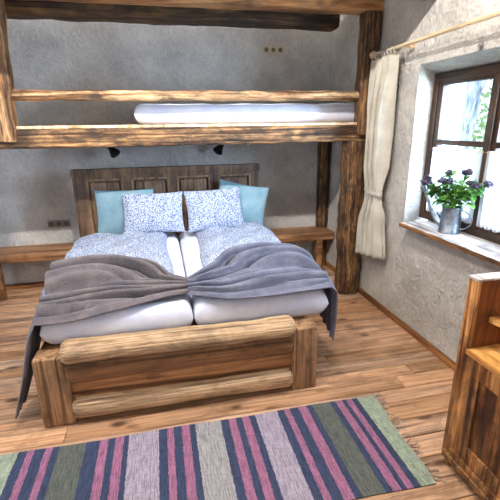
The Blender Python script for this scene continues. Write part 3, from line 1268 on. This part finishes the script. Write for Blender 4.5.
for i in range(28):
    p, q = ring[i], ring[(i+1) % 28]
    for h0, h1 in ((-.02, -.008), (-.008, .008), (.008, .02)):
        off0, off1 = (.004 if abs(h0) < .015 else 0), (.004 if abs(h1) < .015 else 0)
        c = Vector((RX, 3.687, 1.245))

        def pt(w_, h, of):
            d = Vector((w_[0]-c.x, w_[1]-c.y, 0)).normalized()
            return bm.verts.new(Vector(w_)+d*of+Vector((0, 0, h)))
        bm.faces.new((pt(p, h0, off0), pt(q, h0, off0), pt(q, h1, off1), pt(p, h1, off1)))
bmesh.ops.remove_doubles(bm, verts=bm.verts, dist=.0005)
part('tieback', bm, 'linen', cur)

# ------------------------------------------------------------------ watering can with flowers
CX, CY, CZ = 2.28, 2.77, 1.0405
can = thing('watering_can', 'small galvanised watering can on the window sill, used as a vase', 'watering can', (CX, CY, CZ))
bm = bmesh.new()
lathe(bm, [(.0, .0), (.084, .0), (.087, .004), (.087, .012), (.084, .016), (.073, .195), (.077, .201), (.077, .209), (.072, .211), (.070, .203), (.079, .02), (.0, .012)], (CX, CY, CZ), 40)
part('body', bm, 'zinc', can)
sd = Vector((-.42, .9, 0)).normalized()
bm = bmesh.new()
P0 = Vector((CX, CY, CZ))
tube(bm, [P0+sd*.07+Vector((0, 0, .05)), P0+sd*.12+Vector((0, 0, .09)), P0+sd*.18+Vector((0, 0, .175)), P0+sd*.222+Vector((0, 0, .265)), P0+sd*.245+Vector((0, 0, .31))], [.028, .022, .016, .012, .012], 14)
tube(bm, [P0+sd*.24+Vector((0, 0, .30)), P0+sd*.262+Vector((0, 0, .335)), P0+sd*.268+Vector((0, 0, .345))], [.012, .028, .026], 14)
part('spout', bm, 'zinc', can)
bm = bmesh.new()
hp = []
for i in range(17):
    a = -PI/2+PI*1.02*i/16
    hp.append(P0-sd*(.066+.10*math.cos(a)+(.012 if i < 3 else 0))+Vector((0, 0, .115+.075*math.sin(a))))
tube(bm, hp, .0045, 8)
part('handle', bm, 'zinc', can)

fl = thing('flower_bunch', 'leafy bunch with dusky purple blooms standing in the watering can', 'flowers', (CX, CY, CZ+.10))
rs = random.Random(11)
tips = []
side = Vector((.9, .42, 0)).normalized()
for k in range(13):
    a = (k/12-.5)*2
    tip = P0+Vector((-.42, .9, 0)).normalized()*(-a*.23+rs.uniform(-.03, .03))+side*rs.uniform(-.10, .05)+Vector((0, 0, .37+.06*(1-a*a)+rs.uniform(-.06, .06)))
    base = P0+Vector((rs.uniform(-.02, .02), rs.uniform(-.02, .02), .06))
    mid = base.lerp(tip, .5)+Vector((0, 0, .05))
    tips.append((base, mid, tip))
bm = bmesh.new()
for b_, m_, t_ in tips:
    tube(bm, [b_.lerp(m_, q*2) if q < .5 else m_.lerp(t_, q*2-1) for q in lin(0, 1, 6)], .0028, 6)
part('stems', bm, 'stem', fl)


def leaf(bm, c, d, L, wd, rs):
    d = d.normalized()
    s = d.cross(Vector((rs.uniform(-.3, .3), rs.uniform(-.3, .3), 1))).normalized()
    u = s.cross(d)
    rows = []
    for i in range(6):
        t = i/5
        ww = wd*math.sin(PI*min(.97, t*.9+.08))**.8
        cc = c+d*L*t-u*(.25*L*t*t)
        rows.append([bm.verts.new(cc-s*ww+u*ww*.3), bm.verts.new(cc), bm.verts.new(cc+s*ww+u*ww*.3)])
    grid_faces(bm, rows)


bm = bmesh.new()
for k in range(360):
    b_, m_, t_ = rs.choice(tips)
    q = rs.uniform(.35, .90)
    c = (m_.lerp(t_, q*2-1) if q > .5 else b_.lerp(m_, q*2))
    if c.z < CZ+.21:
        c.z = CZ+.215+rs.uniform(0, .04)
    c = c+Vector((rs.uniform(-.03, .03), rs.uniform(-.03, .03), rs.uniform(-.01, .02)))
    d = Vector((rs.uniform(-1, 1), rs.uniform(-1, 1), rs.uniform(-.35, .7)))
    leaf(bm, c, d, rs.uniform(.05, .085), rs.uniform(.016, .026), rs)
lf = part('foliage', bm, 'leaf', fl)
lf['kind'] = 'stuff'
bl = [0, 1, 3, 5, 7, 9, 11, 12, 4]
for k in bl:
    t_ = tips[k][2]
    bm = bmesh.new()
    ball(bm, t_, .029, 4, (1, 1.15, .66))
    for v in bm.verts:
        q = v.co-t_
        v.co = t_+q*(1+1.1*noise.noise(v.co*38)+.4*noise.noise(v.co*110))
    part('bloom', bm, 'bloom', fl)

# ------------------------------------------------------------------ cabinet
CXF = 1.5
cab = thing('washstand_cabinet', 'brown stained wooden cabinet with open top niche at the right edge', 'cabinet', (1.84, 1.1, 0))
XB = XW-.03
CY0, CY1 = .55, 1.622
for (a, b) in ((CY1-.062, CY1), (CY0, CY0+.062)):
    bm = bmesh.new()
    box(bm, CXF, XB, a, b, .045, 1.147, .006)
    so = part('side_panel', bm, 'cabin', cab)
    bm = bmesh.new()
    box(bm, CXF-.006, CXF+.012, a-.006, b+.004, .05, 1.147, .005)
    part('edge_trim', bm, 'cab', so)
    bm = bmesh.new()
    box(bm, CXF-.012, XB, a-.006, b+.006, 1.1475, 1.160, .004)
    part('lit_top_edge', bm, 'sill', so)  # near-white wood paints window light reflected on the panel's top edge
bm = bmesh.new()
box(bm, XB-.02, XB, CY0+.06, CY1-.06, .08, 1.14, .002)
part('back_panel', bm, 'cabin', cab)
bm = bmesh.new()
box(bm, CXF-.010, XB-.02, CY0+.055, CY1-.055, .742, .774, .006)
part('counter', bm, 'cabshelf', cab)
# quarter round shelf in the niche corner, against the far side panel
bm = bmesh.new()
cx, cy, zr = XB-.02, CY1-.062, .915
out = [(cx, cy)]
for i in range(15):
    a = PI/2*i/14
    out.append((cx-.555*math.cos(a), cy-.34*math.sin(a)))
tv = [bm.verts.new((x, y_, zr+.028)) for x, y_ in out]
bv = [bm.verts.new((x, y_, zr)) for x, y_ in out]
bm.faces.new(tv)
bm.faces.new(bv[::-1])
for i in range(len(out)):
    j = (i+1) % len(out)
    bm.faces.new((tv[i], tv[j], bv[j], bv[i]))
part('corner_shelf', bm, 'cabshelf', cab)
# doors
DZ0, DZ1 = .135, .740
for (a, b, hinge_far) in ((1.105, 1.578, True), (.616, 1.10, False)):
    bm = bmesh.new()
    box(bm, CXF-.004, CXF+.02, b-.122, b, DZ0, DZ1, .005)
    box(bm, CXF-.004, CXF+.02, a, a+.122, DZ0, DZ1, .005)
    dr = part('door', bm, 'cab', cab)
    for za, zb in ((DZ1-.095, DZ1), (DZ0, DZ0+.095)):
        bm = bmesh.new()
        box(bm, CXF-.005, CXF+.02, a+.118, b-.118, za, zb, .005)
        part('door_rail', bm, 'cab', dr)
    bm = bmesh.new()
    box(bm, CXF+.006, CXF+.018, a+.116, b-.116, DZ0+.09, DZ1-.09, .002)
    part('door_panel', bm, 'cabdark', dr)
    bm = bmesh.new()
    ky = a+.05 if hinge_far else b-.05
    tube(bm, [(CXF-.003, ky, .45), (CXF-.02, ky, .45), (CXF-.026, ky, .45), (CXF-.036, ky, .45)], [.008, .008, .017, .012], 14)
    part('knob', bm, 'cab', dr)
bm = bmesh.new()
box(bm, CXF-.012, CXF+.02, CY0+.06, CY1-.06, .05, .135, .005)
box(bm, CXF-.022, CXF+.0, CY0+.01, CY1-.012, .05, .092, .010, 3)
part('plinth', bm, 'cab', cab)
for yy in (CY1-.05, CY0+.05):
    for x in (CXF+.035, XB-.05):
        bm = bmesh.new()
        lathe(bm, [(.0, 0), (.03, 0), (.045, .015), (.045, .035), (.032, .05), (0, .05)], (x, yy, 0), 18)
        part('foot', bm, 'cab', cab)
